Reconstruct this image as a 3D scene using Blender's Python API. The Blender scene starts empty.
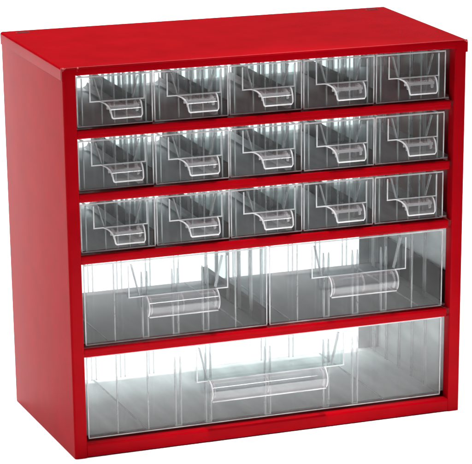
import bpy, bmesh, math, random
from mathutils import Vector, Matrix

MM = 0.001
sc = bpy.context.scene
COL = sc.collection

# ------------------------------------------------------------------ materials
def new_mat(name):
    m = bpy.data.materials.new(name); m.use_nodes = True
    nt = m.node_tree; nt.nodes.clear()
    out = nt.nodes.new('ShaderNodeOutputMaterial')
    return m, nt, out

def red_paint(name='red_enamel', scuffs=()):
    m, nt, out = new_mat(name); N = nt.nodes; L = nt.links
    p = N.new('ShaderNodeBsdfPrincipled')
    tc = N.new('ShaderNodeTexCoord')
    no = N.new('ShaderNodeTexNoise'); no.inputs['Scale'].default_value = 45; no.inputs['Detail'].default_value = 6
    L.new(tc.outputs['Object'], no.inputs['Vector'])
    cr = N.new('ShaderNodeValToRGB')
    cr.color_ramp.elements[0].position = .3; cr.color_ramp.elements[0].color = RED_A
    cr.color_ramp.elements[1].position = .7; cr.color_ramp.elements[1].color = RED_B
    L.new(no.outputs['Fac'], cr.inputs['Fac'])
    colour = cr.outputs['Color']
    if scuffs:
        fine = N.new('ShaderNodeTexNoise'); fine.inputs['Scale'].default_value = 420; fine.inputs['Detail'].default_value = 4
        L.new(tc.outputs['Object'], fine.inputs['Vector'])
        mask = None
        for (c, rad) in scuffs:
            d = N.new('ShaderNodeVectorMath'); d.operation = 'DISTANCE'
            L.new(tc.outputs['Object'], d.inputs[0]); d.inputs[1].default_value = c
            mr = N.new('ShaderNodeMapRange'); L.new(d.outputs['Value'], mr.inputs['Value'])
            mr.inputs['From Min'].default_value = 0; mr.inputs['From Max'].default_value = rad
            mr.inputs['To Min'].default_value = .16; mr.inputs['To Max'].default_value = 0
            if mask is None: mask = mr.outputs['Result']
            else:
                mx = N.new('ShaderNodeMath'); mx.operation = 'MAXIMUM'
                L.new(mask, mx.inputs[0]); L.new(mr.outputs['Result'], mx.inputs[1]); mask = mx.outputs[0]
        ad = N.new('ShaderNodeMath'); ad.operation = 'ADD'; L.new(fine.outputs['Fac'], ad.inputs[0]); L.new(mask, ad.inputs[1])
        th = N.new('ShaderNodeMapRange'); L.new(ad.outputs[0], th.inputs['Value'])
        th.inputs['From Min'].default_value = .63; th.inputs['From Max'].default_value = .74
        gate = N.new('ShaderNodeMath'); gate.operation = 'GREATER_THAN'; L.new(mask, gate.inputs[0]); gate.inputs[1].default_value = .01
        mul = N.new('ShaderNodeMath'); mul.operation = 'MULTIPLY'; L.new(th.outputs['Result'], mul.inputs[0]); L.new(gate.outputs[0], mul.inputs[1])
        mix = N.new('ShaderNodeMix'); mix.data_type = 'RGBA'
        L.new(mul.outputs[0], mix.inputs['Factor']); L.new(colour, mix.inputs[6]); mix.inputs[7].default_value = (.62, .16, .16, 1)
        colour = mix.outputs[2]
    L.new(colour, p.inputs['Base Color'])
    p.inputs['Roughness'].default_value = .3
    p.inputs['Specular IOR Level'].default_value = .02
    rr = N.new('ShaderNodeMapRange'); L.new(no.outputs['Fac'], rr.inputs['Value'])
    rr.inputs['To Min'].default_value = .13; rr.inputs['To Max'].default_value = .19
    L.new(rr.outputs['Result'], p.inputs['Roughness'])
    peel = N.new('ShaderNodeTexNoise'); peel.inputs['Scale'].default_value = 260; peel.inputs['Detail'].default_value = 2
    L.new(tc.outputs['Object'], peel.inputs['Vector'])
    bp = N.new('ShaderNodeBump'); bp.inputs['Strength'].default_value = .06; bp.inputs['Distance'].default_value = .0006
    L.new(peel.outputs['Fac'], bp.inputs['Height'])
    wav = N.new('ShaderNodeTexNoise'); wav.inputs['Scale'].default_value = 14; wav.inputs['Detail'].default_value = 1
    L.new(tc.outputs['Object'], wav.inputs['Vector'])
    b2 = N.new('ShaderNodeBump'); b2.inputs['Strength'].default_value = .09; b2.inputs['Distance'].default_value = .004
    L.new(wav.outputs['Fac'], b2.inputs['Height']); L.new(bp.outputs['Normal'], b2.inputs['Normal'])
    L.new(b2.outputs['Normal'], p.inputs['Normal'])
    L.new(p.outputs['BSDF'], out.inputs['Surface'])
    return m

def metal(name, col, rough, metallic, streak=True):
    m, nt, out = new_mat(name); N = nt.nodes; L = nt.links
    p = N.new('ShaderNodeBsdfPrincipled')
    tc = N.new('ShaderNodeTexCoord'); mp = N.new('ShaderNodeMapping')
    mp.inputs['Scale'].default_value = (30, 6, 30)
    L.new(tc.outputs['Object'], mp.inputs['Vector'])
    no = N.new('ShaderNodeTexNoise'); no.inputs['Scale'].default_value = 3; no.inputs['Detail'].default_value = 5
    L.new(mp.outputs['Vector'], no.inputs['Vector'])
    cr = N.new('ShaderNodeValToRGB')
    a = tuple(c*.82 for c in col); b = tuple(min(1, c*1.15) for c in col)
    cr.color_ramp.elements[0].position = .3; cr.color_ramp.elements[0].color = (*a, 1)
    cr.color_ramp.elements[1].position = .7; cr.color_ramp.elements[1].color = (*b, 1)
    L.new(no.outputs['Fac'], cr.inputs['Fac']); L.new(cr.outputs['Color'], p.inputs['Base Color'])
    p.inputs['Metallic'].default_value = metallic
    if not metallic: p.inputs['Specular IOR Level'].default_value = .1
    p.inputs['Roughness'].default_value = rough
    L.new(p.outputs['BSDF'], out.inputs['Surface'])
    return m

def plastic(name, tint, milk, gloss_rough=.06, refl=1.0):
    """thin clear moulded polystyrene: lets light straight through, mirrors by Fresnel, a touch of milkiness"""
    m, nt, out = new_mat(name); N = nt.nodes; L = nt.links
    tr = N.new('ShaderNodeBsdfTransparent'); tr.inputs['Color'].default_value = (*tint, 1)
    df = N.new('ShaderNodeBsdfDiffuse'); df.inputs['Color'].default_value = (.86, .87, .88, 1)
    tl = N.new('ShaderNodeBsdfTranslucent'); tl.inputs['Color'].default_value = (.86, .87, .88, 1)
    mk = N.new('ShaderNodeMixShader'); mk.inputs[0].default_value = .5
    L.new(df.outputs[0], mk.inputs[1]); L.new(tl.outputs[0], mk.inputs[2])
    tc = N.new('ShaderNodeTexCoord')
    no = N.new('ShaderNodeTexNoise'); no.inputs['Scale'].default_value = 55; no.inputs['Detail'].default_value = 5
    L.new(tc.outputs['Object'], no.inputs['Vector'])
    mr = N.new('ShaderNodeMapRange'); L.new(no.outputs['Fac'], mr.inputs['Value'])
    mr.inputs['From Min'].default_value = .3; mr.inputs['From Max'].default_value = .75
    mr.inputs['To Min'].default_value = milk*.6; mr.inputs['To Max'].default_value = milk*1.5
    m1 = N.new('ShaderNodeMixShader'); L.new(mr.outputs['Result'], m1.inputs[0])
    L.new(tr.outputs[0], m1.inputs[1]); L.new(mk.outputs[0], m1.inputs[2])
    gl = N.new('ShaderNodeBsdfGlossy'); gl.inputs['Roughness'].default_value = gloss_rough
    bmp = N.new('ShaderNodeBump'); bmp.inputs['Strength'].default_value = .15; bmp.inputs['Distance'].default_value = .002
    wv = N.new('ShaderNodeTexNoise'); wv.inputs['Scale'].default_value = 38; wv.inputs['Detail'].default_value = 2
    L.new(tc.outputs['Object'], wv.inputs['Vector']); L.new(wv.outputs['Fac'], bmp.inputs['Height'])
    L.new(bmp.outputs['Normal'], gl.inputs['Normal'])
    fr = N.new('ShaderNodeFresnel'); 
    ge = N.new('ShaderNodeNewGeometry'); io = N.new('ShaderNodeMapRange')      # same mirror strength on the inner face of the wall as on the outer
    L.new(ge.outputs['Backfacing'], io.inputs['Value']); io.inputs['To Min'].default_value = 1.5; io.inputs['To Max'].default_value = 1/1.5
    L.new(io.outputs['Result'], fr.inputs['IOR'])
    fm = N.new('ShaderNodeMath'); fm.operation = 'MULTIPLY'; fm.inputs[1].default_value = refl; fm.use_clamp = True
    L.new(fr.outputs[0], fm.inputs[0])
    m2 = N.new('ShaderNodeMixShader'); L.new(fm.outputs[0], m2.inputs[0])
    L.new(m1.outputs[0], m2.inputs[1]); L.new(gl.outputs[0], m2.inputs[2])
    L.new(m2.outputs[0], out.inputs['Surface'])
    return m

RED_A = (.235, .0003, .0028, 1); RED_B = (.27, .0005, .0036, 1)
M_RED = red_paint()
M_CAP = red_paint('red_enamel_worn', (((.000, -.001, .2815), .005), ((.306, -.001, .2815), .004), ((.012, -.001, .282), .003)))
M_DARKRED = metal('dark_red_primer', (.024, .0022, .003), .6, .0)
M_GALV = metal('galvanised_sheet', (.56, .53, .535), .42, .15)
M_GALV_SHADED = metal('galvanised_sheet_shaded', (.24, .215, .22), .45, .2)  # galvanised sheet toned down, puts the medium row's shade into the colour
M_GALV_LIT = metal('galvanised_sheet_lit', (.80, .78, .78), .45, .1)  # galvanised sheet toned up in place of light on base, liners and flanges
M_DIMPLE_SHADE = metal('dimple_shade_red', (.06, .001, .002), .5, 0)  # darker red paints the shade inside the lid dimples
M_CLEAR = plastic('clear_polystyrene', (.92, .94, .94), .010, .05, .22)
M_FRONT = plastic('clear_polystyrene_front', (.92, .94, .94), .012, .05, .4)
M_FRONT_GLOSSY = plastic('clear_polystyrene_glossy', (.92, .94, .94), .012, .05, .85)
M_RIB = plastic('clear_polystyrene_rib', (.80, .785, .79), .32, .1, 1.0)
M_EDGE = plastic('clear_polystyrene_edge', (.88, .87, .875), .6, .1, 1.1)
M_LIGHT_STRIP = plastic('painted_light_strip', (.95, .95, .95), .98, .15, 1.0)  # near-white plastic for the painted light stripe on the drawer floors
M_GRIP = plastic('clear_polystyrene_grip', (.955, .955, .96), .045, .05, 1.1)
M_FLOOR, nt, out = new_mat('white_sweep')
p = nt.nodes.new('ShaderNodeBsdfPrincipled'); p.inputs['Base Color'].default_value = (.9, .9, .9, 1)
p.inputs['Roughness'].default_value = .8; p.inputs['Specular IOR Level'].default_value = .1
nt.links.new(p.outputs[0], out.inputs['Surface'])

# ------------------------------------------------------------------ mesh helpers (all in millimetres)
class MB:
    def __init__(self): self.bm = bmesh.new()
    def box(self, x0, x1, y0, y1, z0, z1, bev=0, seg=2, edges=None):
        t = bmesh.new()
        vs = [t.verts.new((x, y, z)) for x in (x0, x1) for y in (y0, y1) for z in (z0, z1)]
        for f in ((0,1,3,2),(4,6,7,5),(0,4,5,1),(2,3,7,6),(0,2,6,4),(1,5,7,3)):
            t.faces.new([vs[i] for i in f])
        bmesh.ops.recalc_face_normals(t, faces=t.faces)
        if bev:
            es = list(t.edges) if edges is None else [e for e in t.edges if edges((e.verts[0].co+e.verts[1].co)/2)]
            bmesh.ops.bevel(t, geom=es, offset=bev, segments=seg, profile=.5, affect='EDGES', clamp_overlap=True)
        self.add(t)
    def add(self, t):
        me = bpy.data.meshes.new('tmp'); t.to_mesh(me); t.free(); self.bm.from_mesh(me); bpy.data.meshes.remove(me)
    def prism(self, poly, axis, a, b):
        """extrude a closed polygon (list of 2D points) along axis from a to b"""
        def P(u, v, w):
            return {'x': (w, u, v), 'y': (u, w, v), 'z': (u, v, w)}[axis]
        t = bmesh.new()
        A = [t.verts.new(P(u, v, a)) for u, v in poly]; B = [t.verts.new(P(u, v, b)) for u, v in poly]
        n = len(poly)
        for i in range(n): t.faces.new((A[i], A[(i+1) % n], B[(i+1) % n], B[i]))
        t.faces.new(A); t.faces.new(list(reversed(B)))
        bmesh.ops.recalc_face_normals(t, faces=t.faces)
        self.add(t)
    def sheet(self, path, th, axis, a, b):
        """folded sheet: open 2D path given thickness th (to its left), extruded along axis"""
        self.prism(offset_poly(path, th), axis, a, b)
    def loft(self, sections):
        """closed loops of equal length joined in order, capped"""
        t = bmesh.new(); loops = [[t.verts.new(c) for c in s] for s in sections]; n = len(loops[0])
        for A, B in zip(loops, loops[1:]):
            for i in range(n): t.faces.new((A[i], A[(i+1) % n], B[(i+1) % n], B[i]))
        t.faces.new(loops[0]); t.faces.new(list(reversed(loops[-1])))
        bmesh.ops.recalc_face_normals(t, faces=t.faces)
        self.add(t)
    def build(self, name, mat, parent=None, smooth=False):
        me = bpy.data.meshes.new(name)
        bmesh.ops.scale(self.bm, vec=(MM, MM, MM), verts=self.bm.verts)
        self.bm.to_mesh(me); self.bm.free()
        me.materials.append(mat)
        if smooth:
            me.shade_smooth()
            me.set_sharp_from_angle(angle=math.radians(35))
        o = bpy.data.objects.new(name, me); COL.objects.link(o)
        if parent: o.parent = parent
        return o

def offset_poly(path, th):
    pts = [Vector(q) for q in path]; off = []
    for i, q in enumerate(pts):
        d1 = (pts[i]-pts[i-1]).normalized() if i else (pts[1]-pts[0]).normalized()
        d2 = (pts[i+1]-pts[i]).normalized() if i < len(pts)-1 else d1
        n1 = Vector((-d1.y, d1.x)); n2 = Vector((-d2.y, d2.x)); n = (n1+n2)
        n = n/ max(.3, n.dot(n1)) if n.length > 1e-6 else n1
        off.append(q + n*th)
    return [tuple(q) for q in pts] + [tuple(q) for q in reversed(off)]

def arc(cx, cy, r, a0, a1, n=5):
    return [(cx + r*math.cos(math.radians(a0+(a1-a0)*i/n)), cy + r*math.sin(math.radians(a0+(a1-a0)*i/n))) for i in range(n+1)]

def thing(name, label, cat, loc, group=None):
    o = bpy.data.objects.new(name, None); COL.objects.link(o)
    o.empty_display_size = .02
    o.location = [c*MM for c in loc]; o['label'] = label; o['category'] = cat
    if group: o['group'] = group
    return o

def copy_tree(o, parent=None):
    c = o.copy(); COL.objects.link(c)
    if parent: c.parent = parent
    for ch in list(o.children): copy_tree(ch, c)
    return c

# ------------------------------------------------------------------ the cabinet
W, H, D = 306, 282, 148
cab = thing('storage_cabinet', 'glossy red sheet metal cabinet standing on white floor and holding every clear drawer', 'cabinet', (0, 0, 0))
SX = 9.3                      # width of the front stiles
TOPS = [238.4, 193.5, 149.1, 80.9]          # upper edge of each shelf front
FACE = 6.5
BOT = 9.6

# left and right side panels, each folded round into a stile and a return
path = [(.0, D)] + arc(1.8, 1.8, 1.8, 180, 270) + [(SX-1, 0)] + arc(SX-1, 1, 1, 270, 360) + [(SX, 9.5)]
mb = MB(); mb.sheet(path, .9, 'z', 0, H-.8)
side_l = mb.build('side_panel', M_RED, cab, True)
mb = MB(); mpath = [(W-x, y) for x, y in path]
mb.sheet(mpath, -.9, 'z', 0, H-.8)
mb.build('side_panel', M_RED, cab, True)

# lid: top sheet with rolled edges, lips down both sides and corner tabs at the front
mb = MB()
prof = [(-.7, 273.6), (-.7, 280.6)] + arc(1.1, 280.6, 1.8, 180, 90)[1:] + [(W-1.1, 282.4)] + arc(W-1.1, 280.6, 1.8, 90, 0)[1:] + [(W+.7, 273.6)]
mb.sheet(prof, -.65, 'y', 1.5, D)
front = [(1.6, 282.35)] + arc(1.6, 280.55, 1.8, 90, 180)[1:] + [(-.2, 277.2)] + [(.4, 276.6), (3, 276.6)]
mb.sheet([(y, z) for y, z in front], .9, 'x', 8.6, W-8.6)
for s in (0, 1):
    x0, x1 = (-.6, 8.8) if not s else (W-8.8, W+.6)
    tab = [(1.7, 282.3)] + arc(1.6, 280.5, 1.8, 90, 180)[1:] + [(-.3, 273.4)]
    mb.sheet([(y, z) for y, z in tab], .9, 'x', x0, x1)
lid = mb.build('top_panel', M_CAP, cab, True)
for x in (14, W-14):
    mb = MB()
    poly = [(x+5.6*math.cos(t*math.pi/8), 140+2.6*math.sin(t*math.pi/8)) for t in range(16)]
    inn = [(x+4.4*math.cos(t*math.pi/8), 140+1.5*math.sin(t*math.pi/8)) for t in range(16)]
    mb.loft([[(u, v, 282.3) for u, v in poly], [(u, v, 282.62) for u, v in [(x+(a-x)*.93, 140+(b-140)*.9) for a, b in poly]], [(u, v, 282.62) for u, v in inn], [(u, v, 282.44) for u, v in inn]])
    mb.build('stacking_dimple', M_DIMPLE_SHADE, cab, True)

# bottom panel and front rail
mb = MB()
rail = [(D, 8.0), (9, 8.0), (9, BOT-.2), (2.0, BOT)] + arc(2.0, BOT-1.6, 1.6, 90, 180)[1:] + [(.4, 0.6), (10, .4)]
mb.sheet(rail, .8, 'x', SX+.06, W-SX-.06)
bottom = mb.build('bottom_rail', M_RED, cab, True)
mb = MB(); mb.box(1.2, W-1.2, 22, D, 9.2, 9.9)
mb.build('base_pan', M_GALV_LIT, cab)

# shelves: red folded front on a galvanised pan, dark red guide rails between the drawers
PITCH = 56.4; X0 = 11.2
small_x = [X0+PITCH*i for i in range(5)]
for k, zt in enumerate(TOPS):
    zb = zt-FACE
    mb = MB()
    lip = [(19, zt-1.0), (7, zt-.9), (4.2, zt)] + [(3.2, zt)] + arc(3.2, zt-1.2, 1.2, 90, 180)[1:] + [(2.0, zt-3.2), (2.5, zt-3.6)] + arc(3.6, zb+1.1, 1.1, 180, 270) + [(7, zb)]
    mb.sheet(lip, .8, 'x', SX+.5, W-SX-1.8)
    sh = mb.build('shelf', M_RED, cab, True)
    mb = MB(); mb.box(1.2, W-1.2, 19.05, D-.5, zt-1.9, zt-1.0)
    mb.build('shelf_pan', M_GALV_SHADED if k == 3 else M_GALV, sh)
    if k < 3:
        for xx in small_x[1:]:
            mb = MB(); mb.box(xx-3.2, xx+2.2, 16, D-4, zt-.98, zt+10, .5)
            mb.build('guide_rail', M_DARKRED, sh)
    if k == 3:
        mb = MB(); mb.box(150.6, 155.2, 16, D-4, zt-.98, zt+11, .4); mb.build('guide_rail', M_DARKRED, sh)
        mb = MB(); mb.box(W-5.0, W-3.4, 12, D-4, zt-.98, zt+24, .3); mb.build('guide_rail', M_DARKRED, sh)
# the same rails for the lowest small row stand on shelf 3 (above); top row has shelf 1
for za, zb in ((10, 74), (82, 142)):
    mb = MB(); mb.box(W-2.4, W-1.2, 24, D-1, za, zb); mb.build('side_liner', M_GALV_LIT, cab)
for xa, xb in ((1.0, 20), (W-20, W-1.0)):
    mb = MB(); mb.box(xa, xb, D-.45, D+.4, 1, 281); mb.build('back_flange', M_GALV_LIT, cab)

# ------------------------------------------------------------------ drawers
def tray(root, w, d, h, front_slots, front_ribs, side_slots, floor_ribs, slot_top, inset, light_strip):
    """clear body: front plate, floor, two sides, back; then rims and slot ribs as its sub-parts"""
    t = 1.1; i0 = inset; back_h = h-1.6
    mb = MB()
    mb.box(0, w, 0, t, 0, h, .35, 2)                               # front plate, wider than the tray behind it
    mb.box(i0+.2, w-i0-.2, t+.02, d, 0.1, .9)                      # floor
    mb.box(i0, i0+t, t+.02, d, .92, back_h)                        # sides
    mb.box(w-i0-t, w-i0, t+.02, d, .92, back_h)
    mb.box(i0+.02+t, w-i0-.02-t, d-t, d-.02, .92, back_h)          # back
    body = mb.build('body', M_CLEAR, root)
    body.data.materials.append(M_FRONT_GLOSSY if w > 200 else M_FRONT)
    for pl in body.data.polygons:
        if pl.center.y < (t+.01)*MM: pl.material_index = 1
    mb = MB()
    mb.box(.3, w-.3, -.5, -.03, h-1.3, h-.2, .15)                  # bead round the edge of the front
    mb.box(.3, w-.3, -.4, -.03, .25, 1.1, .15)
    for x in (0.1, w-1.05): mb.box(x, x+.95, -.35, -.03, 1.12, h-1.32, .12)
    mb.box(i0-.3, i0+1.3, t+2, d, back_h+.02, back_h+.9, .2); mb.box(w-i0-1.3, w-i0+.3, t+2, d, back_h+.02, back_h+.9, .2)
    mb.box(i0+1.4, w-i0-1.4, d-1.5, d-.1, back_h+.02, back_h+.9, .2)
    mb.build('rim', M_EDGE, body)
    for x in ((i0, w-i0-t) if inset > 2 else ()):                  # the tray's front corners, seen through the plate
        mb = MB(); mb.box(x+.1, x+.9, t+.03, t+1.4, 1.0, h-2, .2); mb.box(x-.2, x+2.2, t+.03, t+1.6, .0, 1.0, .3)
        mb.build('corner_bead', M_EDGE, body)
    for x in front_slots:                                          # a divider slot: two pointed fins
        mb = MB()
        for s in (-1, 1):
            xa = x + s*2.0
            mb.prism([(xa-.45, 1.0), (xa+.45, 1.0), (xa+.45, slot_top-6), (xa+.1*s, slot_top), (xa-.45, slot_top-6)], 'y', t+.03, t+2.6)
        mb.prism([(x-2.4, .95), (x+2.4, .95), (x+1.5, 2.0), (x-1.5, 2.0)], 'y', t+.05, t+1.6)
        mb.build('divider_slot', M_RIB, body)
    for x in front_ribs:
        mb = MB(); mb.box(x-.45, x+.45, t+.03, t+1.5, 1.0, h-1.5, .2); mb.build('front_rib', M_RIB, body)
    for y in side_slots:
        for s in (0, 1):
            mb = MB()
            for dy in (-1.5, 1.5):
                xa = i0+t+.02 if not s else w-i0-t-1.32
                mb.box(xa, xa+1.3, y+dy-.4, y+dy+.4, .95, back_h-1.5)
            mb.build('wall_rib', M_RIB, body)
    for x in list(front_slots)+list(front_ribs):
        mb = MB()
        for s in (-1, 1): mb.box(x+s*1.8-.4, x+s*1.8+.4, d-t-1.5, d-t-.03, .95, back_h-1.5)
        mb.build('back_rib', M_RIB, body)
    for x in floor_ribs:
        mb = MB(); mb.box(x-.5, x+.5, t+3, d-t-2, .92, 2.0, .2); mb.build('floor_rib', M_EDGE, body)
    if light_strip:                                                     # added whitish strip, paints the bright stripe of light along the floor
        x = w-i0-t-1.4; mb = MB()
        mb.prism([(x-light_strip, .92), (x, .92), (x, .92+light_strip), (x-light_strip*.35, .92+light_strip*.35)], 'y', t+3, d-t-2)
        mb.build('floor_light_strip', M_LIGHT_STRIP, body)
    return body

def pocket(root, x0, x1, z0, z1, proud, slant):
    """label pocket standing proud of the front, open at the top"""
    mb = MB()
    mb.box(x0, x1, -proud-.9, -proud, z0, z1, .3)
    mb.box(x0+.1, x0+1.0, -proud+.02, -.55, z0+.1, z1-1.5); mb.box(x1-1.0, x1-.1, -proud+.02, -.55, z0+.1, z1-1.5)
    mb.box(x0+1.02, x1-1.02, -proud+.02, -.55, z0+.1, z0+1.0)
    po = mb.build('label_holder', M_CLEAR, root)
    mb = MB()
    yy = (-proud-1.35, -proud-.93)
    mb.box(x0, x0+1.0, *yy, z0+.9, z1-.2, .15); mb.box(x1-1.0, x1, *yy, z0+.9, z1-.2, .15)
    mb.box(x0, x1, *yy, z0, z0+.85, .15)
    mb.build('holder_edge', M_EDGE, po)
    for xa, xb in ((x0+slant[0], x0+slant[1]), (x1-slant[0], x1-slant[1])):
        mb = MB(); mb.prism([(xa-.35, z1-.5), (xa+.35, z1-.5), (xb+.35, z0+1.05), (xb-.35, z0+1.05)], 'y', -proud+.05, -.6)
        mb.build('holder_gusset', M_RIB, po)
    return po

def curve_grip(prof, th):
    """profile points (y,z) -> inner/outer loops"""
    return offset_poly(prof, th)

def small_drawer(label):
    root = thing('small_drawer', label, 'drawer', (0, 0, 0), 'small clear drawers in three rows of five')
    w, d, h = 55.8, 132, 35.8
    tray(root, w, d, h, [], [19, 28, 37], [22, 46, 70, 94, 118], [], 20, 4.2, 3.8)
    pocket(root, 8.2, 48.6, 18.0, 34.6, 3.0, (4.2, 8.4))
    # curved pull tab: leaves the pocket bottom, sweeps forward and down, narrowing
    rows = [(-3.2, 18.2, 15.6, 44.6), (-5.0, 18.0, 16.6, 44.5), (-7.4, 17.2, 18.4, 44.3), (-9.4, 15.6, 19.8, 44.1),
            (-10.7, 13.4, 20.8, 44.0), (-11.4, 10.8, 21.4, 43.9), (-11.6, 8.6, 21.8, 43.8), (-11.5, 7.4, 22.4, 43.2)]
    mb = MB(); secs = []
    for i, (y, z, a, b) in enumerate(rows):
        y2, z2 = rows[min(i+1, len(rows)-1)][:2]; y1, z1 = rows[max(i-1, 0)][:2]
        t = Vector((y2-y1, z2-z1)).normalized(); n = Vector((t.y, -t.x))*-1.1
        secs.append([(a, y, z), (b, y, z), (b, y+n.x, z+n.y), (a, y+n.x, z+n.y)])
    mb.loft(secs)
    grip = mb.build('handle', M_GRIP, root, True)
    mb = MB()
    for s in (0, 1):
        e = []
        for (y, z, a, b) in rows: e.append(((a if not s else b), y, z))
        for (p, q) in zip(e, e[1:]):
            mb.loft([[(c[0]-.45, c[1]-.5, c[2]+.4), (c[0]+.45, c[1]-.5, c[2]+.4), (c[0]+.45, c[1]+.2, c[2]-.2), (c[0]-.45, c[1]+.2, c[2]-.2)] for c in (p, q)])
    y, z, a, b = rows[-1]; mb.box(a, b, y-.6, y+.5, z-.5, z+.4, .2)
    mb.build('handle_edge', M_EDGE, grip)
    for xx in (21.5, 40.6):                                         # two curved stiffeners under the tab
        mb = MB(); mb.prism([(-3.2, 17.0), (-5, 16.6), (-7.0, 15.6), (-8.2, 14.0), (-8.9, 11.6), (-7.6, 10.4), (-6.6, 12.8), (-5.0, 14.6), (-3.2, 15.0)], 'x', xx, xx+1.6)
        mb.build('handle_stiffener', M_RIB, grip)
    mb = MB(); mb.box(19.5, 43.5, -7.6, -6.4, 13.0, 15.2, .4); mb.build('handle_reflection_bar', M_RIB, grip)  # added bar in place of the reflection band across the pull tab
    return root

def bar_drawer(name, label, group, w, d, h, slots, fribs, px0, px1, pz0, hx0, hx1, ribs, floor_ribs, slot_top, inset):
    root = thing(name, label, 'drawer', (0, 0, 0), group)
    tray(root, w, d, h, slots, fribs, [24, 48, 72, 96, 120], floor_ribs, slot_top, inset, 0)
    pocket(root, px0, px1, pz0, h-2, 4, (3.5, 9))
    # handle: a half-round trough below the pocket
    r = 8.4; yc, zc = -4.0, pz0-7.2
    prof = [(-3.9, pz0+.4)] + [(yc-1.0-r*math.sin(math.radians(a))*1.0, zc+r*math.cos(math.radians(a))) for a in range(8, 150, 11)]
    mb = MB(); mb.sheet(prof, 1.1, 'x', hx0, hx1)
    grip = mb.build('handle', M_GRIP, root, True)
    for x in ribs:
        poly = [(-4.1, pz0-.6)] + [(yc-1.0-(r-1.3)*math.sin(math.radians(a)), zc+(r-1.3)*math.cos(math.radians(a))) for a in range(8, 150, 11)]
        inn = [(yc-1.0-(r-3.0)*math.sin(math.radians(a)), zc+(r-3.0)*math.cos(math.radians(a))) for a in range(150, 8, -11)] + [(-4.1, pz0-2.6)]
        mb = MB(); mb.prism(poly+inn, 'x', x-.5, x+.5); mb.build('handle_stiffener', M_RIB, grip)
    mb = MB()
    y, z = prof[-1]
    mb.box(hx0, hx1, y-1.2, y+.1, z-.9, z-.1, .25)
    for x in (hx0-.85, hx1+.03):
        mb.prism([(a, b) for a, b in offset_poly(prof, 1.2)], 'x', x, x+.82)
    mb.build('handle_edge', M_EDGE, grip)
    return root

YD = 8.0
POS = ['leftmost', 'second from the left', 'middle', 'second from the right', 'rightmost']
ROW = ['top row under the red lid', 'second row between two red shelves', 'third row just above the wide drawers']
rnd = random.Random(4)
proto = None
for r in range(3):
    for c in range(5):
        lab = '%s small clear drawer in the %s' % (POS[c], ROW[r])
        if proto is None: o = proto = small_drawer(lab)
        else:
            o = copy_tree(proto); o['label'] = lab
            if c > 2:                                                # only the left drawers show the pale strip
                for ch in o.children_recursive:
                    if ch.name.startswith('floor_light_strip'): bpy.data.objects.remove(ch)
        o.location = ((small_x[c]+.3+rnd.uniform(-.15, .15))*MM, (YD+rnd.uniform(-.7, .9))*MM, (TOPS[r]+.35)*MM)
        o.rotation_euler.z = math.radians(rnd.uniform(-.12, .12))

mw = 139.8
mprm = dict(w=mw, d=132, h=59.8, slots=[23.1*i for i in (2, 3, 4)], fribs=[23.1, 115.5], px0=31.5, px1=107.5, pz0=33.5, hx0=45, hx1=97.5,
            ribs=(47, 71, 95.5), floor_ribs=(18, mw-18), slot_top=50, inset=1.8)
m1 = bar_drawer('medium_drawer', 'left of the two half width clear drawers with bar handles', 'half width clear drawers', **mprm)
m1.location = (12.6*MM, YD*MM, (TOPS[3]+.4)*MM)
m2 = copy_tree(m1); m2['label'] = 'right of the two half width clear drawers with bar handles'
m2.location = (153.7*MM, YD*MM, (TOPS[3]+.4)*MM)
lw = 281.0
l1 = bar_drawer('large_drawer', 'single full width clear drawer with long bar handle at cabinet bottom', None, lw, 132, 62.3,
                [lw/12*i for i in (3, 4, 6, 8, 9)], [lw/12*i for i in (1, 2)], 82, 199, 34.5, 92, 182, (94, 136, 180), (46, lw-46), 54, .4)
l1.location = (12.6*MM, YD*MM, (BOT+1.6)*MM)

# ------------------------------------------------------------------ floor
me = bpy.data.meshes.new('floor')
me.from_pydata([(-20, -20, 0), (20, -20, 0), (20, 20, 0), (-20, 20, 0)], [], [(0, 1, 2, 3)])
me.materials.append(M_FLOOR)
fl = bpy.data.objects.new('floor', me); COL.objects.link(fl); fl['kind'] = 'structure'; fl.location.z = -.0003

# ------------------------------------------------------------------ light: world shaped bright low behind and left, dim elsewhere, to steer reflections
w = bpy.data.worlds.new('World'); sc.world = w; w.use_nodes = True
nt = w.node_tree; N = nt.nodes; L = nt.links; N.clear()
wo = N.new('ShaderNodeOutputWorld'); bg = N.new('ShaderNodeBackground'); L.new(bg.outputs[0], wo.inputs['Surface'])
tc = N.new('ShaderNodeTexCoord'); sp = N.new('ShaderNodeSeparateXYZ'); L.new(tc.outputs['Generated'], sp.inputs[0])
dt = N.new('ShaderNodeVectorMath'); dt.operation = 'DOT_PRODUCT'; L.new(tc.outputs['Generated'], dt.inputs[0]); dt.inputs[1].default_value = (-.35, .94, 0)
az = N.new('ShaderNodeMapRange'); az.interpolation_type = 'SMOOTHSTEP'; L.new(dt.outputs['Value'], az.inputs['Value'])
az.inputs['From Min'].default_value = -.35; az.inputs['From Max'].default_value = .45
el = N.new('ShaderNodeMapRange'); el.interpolation_type = 'SMOOTHSTEP'; L.new(sp.outputs['Z'], el.inputs['Value'])
el.inputs['From Min'].default_value = -.03; el.inputs['From Max'].default_value = .03; el.inputs['To Min'].default_value = 1; el.inputs['To Max'].default_value = 0
mu = N.new('ShaderNodeMath'); mu.operation = 'MULTIPLY'; L.new(az.outputs[0], mu.inputs[0]); L.new(el.outputs[0], mu.inputs[1])
ma = N.new('ShaderNodeMapRange'); L.new(mu.outputs[0], ma.inputs['Value']); ma.inputs['To Min'].default_value = .06; ma.inputs['To Max'].default_value = 1.5
L.new(ma.outputs[0], bg.inputs['Strength']); bg.inputs['Color'].default_value = (.97, 1, 1, 1)

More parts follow.
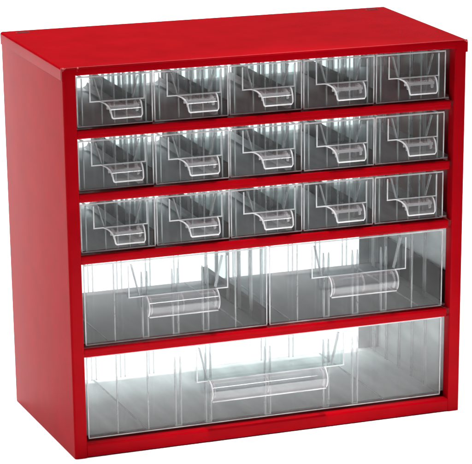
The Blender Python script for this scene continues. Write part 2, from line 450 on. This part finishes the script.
def area(name, loc, target, size, power, col=(1, 1, 1)):
    l = bpy.data.lights.new(name, 'AREA'); l.shape = 'RECTANGLE'; l.size, l.size_y = size; l.energy = power; l.color = col
    o = bpy.data.objects.new(name, l); COL.objects.link(o); o.location = loc
    o.rotation_euler = (Vector(target)-Vector(loc)).to_track_quat('-Z', 'Y').to_euler()
    return o
area('overhead_softbox', (.05, 1.05, 2.3), (.05, 1.05, 0), (3.2, 2.3), 150)
area('background_fill', (.9, 3.2, 2.6), (.9, 3.2, 0), (5.0, 3.0), 170)  # added unseen fill, keeps the floor behind the cabinet white
area('left_fill', (-2.3, .5, 1.3), (0, .1, .15), (1.2, 1.0), 32)  # added unseen fill, lifts the red of the left side
area('front_softbox', (1.0, -2.2, 1.9), (.15, 0, .12), (.6, .3), 10)

sl = bpy.data.lights.new('floor_bounce_fill', 'SPOT'); sl.energy = 380; sl.spot_size = math.radians(20); sl.spot_blend = .3; sl.shadow_soft_size = .05  # added unseen spot, brightens the floor so it bounces onto the front
so = bpy.data.objects.new('floor_bounce_fill', sl); COL.objects.link(so); so.location = (.17, -.25, 1.7)

# ------------------------------------------------------------------ camera
p = [-.5303, -1.7292, .6310, 1.1917, -.0093, -.4122, 2635.9862, .2821, .1478, 134.3462, 339.2131]
cam = bpy.data.cameras.new('camera'); co = bpy.data.objects.new('camera', cam); COL.objects.link(co); sc.camera = co
def R(axis, a): return Matrix.Rotation(a, 4, axis)
co.matrix_world = Matrix.Translation(p[:3]) @ R('Z', p[5]) @ R('Y', p[4]) @ R('X', p[3])
cam.sensor_fit = 'HORIZONTAL'; cam.sensor_width = 36; cam.lens = p[6]/472*36
cam.shift_x = -p[9]/472; cam.shift_y = p[10]/472
cam.clip_start = .05; cam.clip_end = 200

sc.view_settings.view_transform = 'Standard'; sc.view_settings.look = 'None'; sc.view_settings.gamma = 1; sc.view_settings.exposure = 0
sc.render.engine = 'CYCLES'
cy = sc.cycles
cy.max_bounces = 24; cy.transparent_max_bounces = 64; cy.glossy_bounces = 6; cy.diffuse_bounces = 6; cy.transmission_bounces = 12
cy.use_denoising = True; cy.sample_clamp_indirect = 6
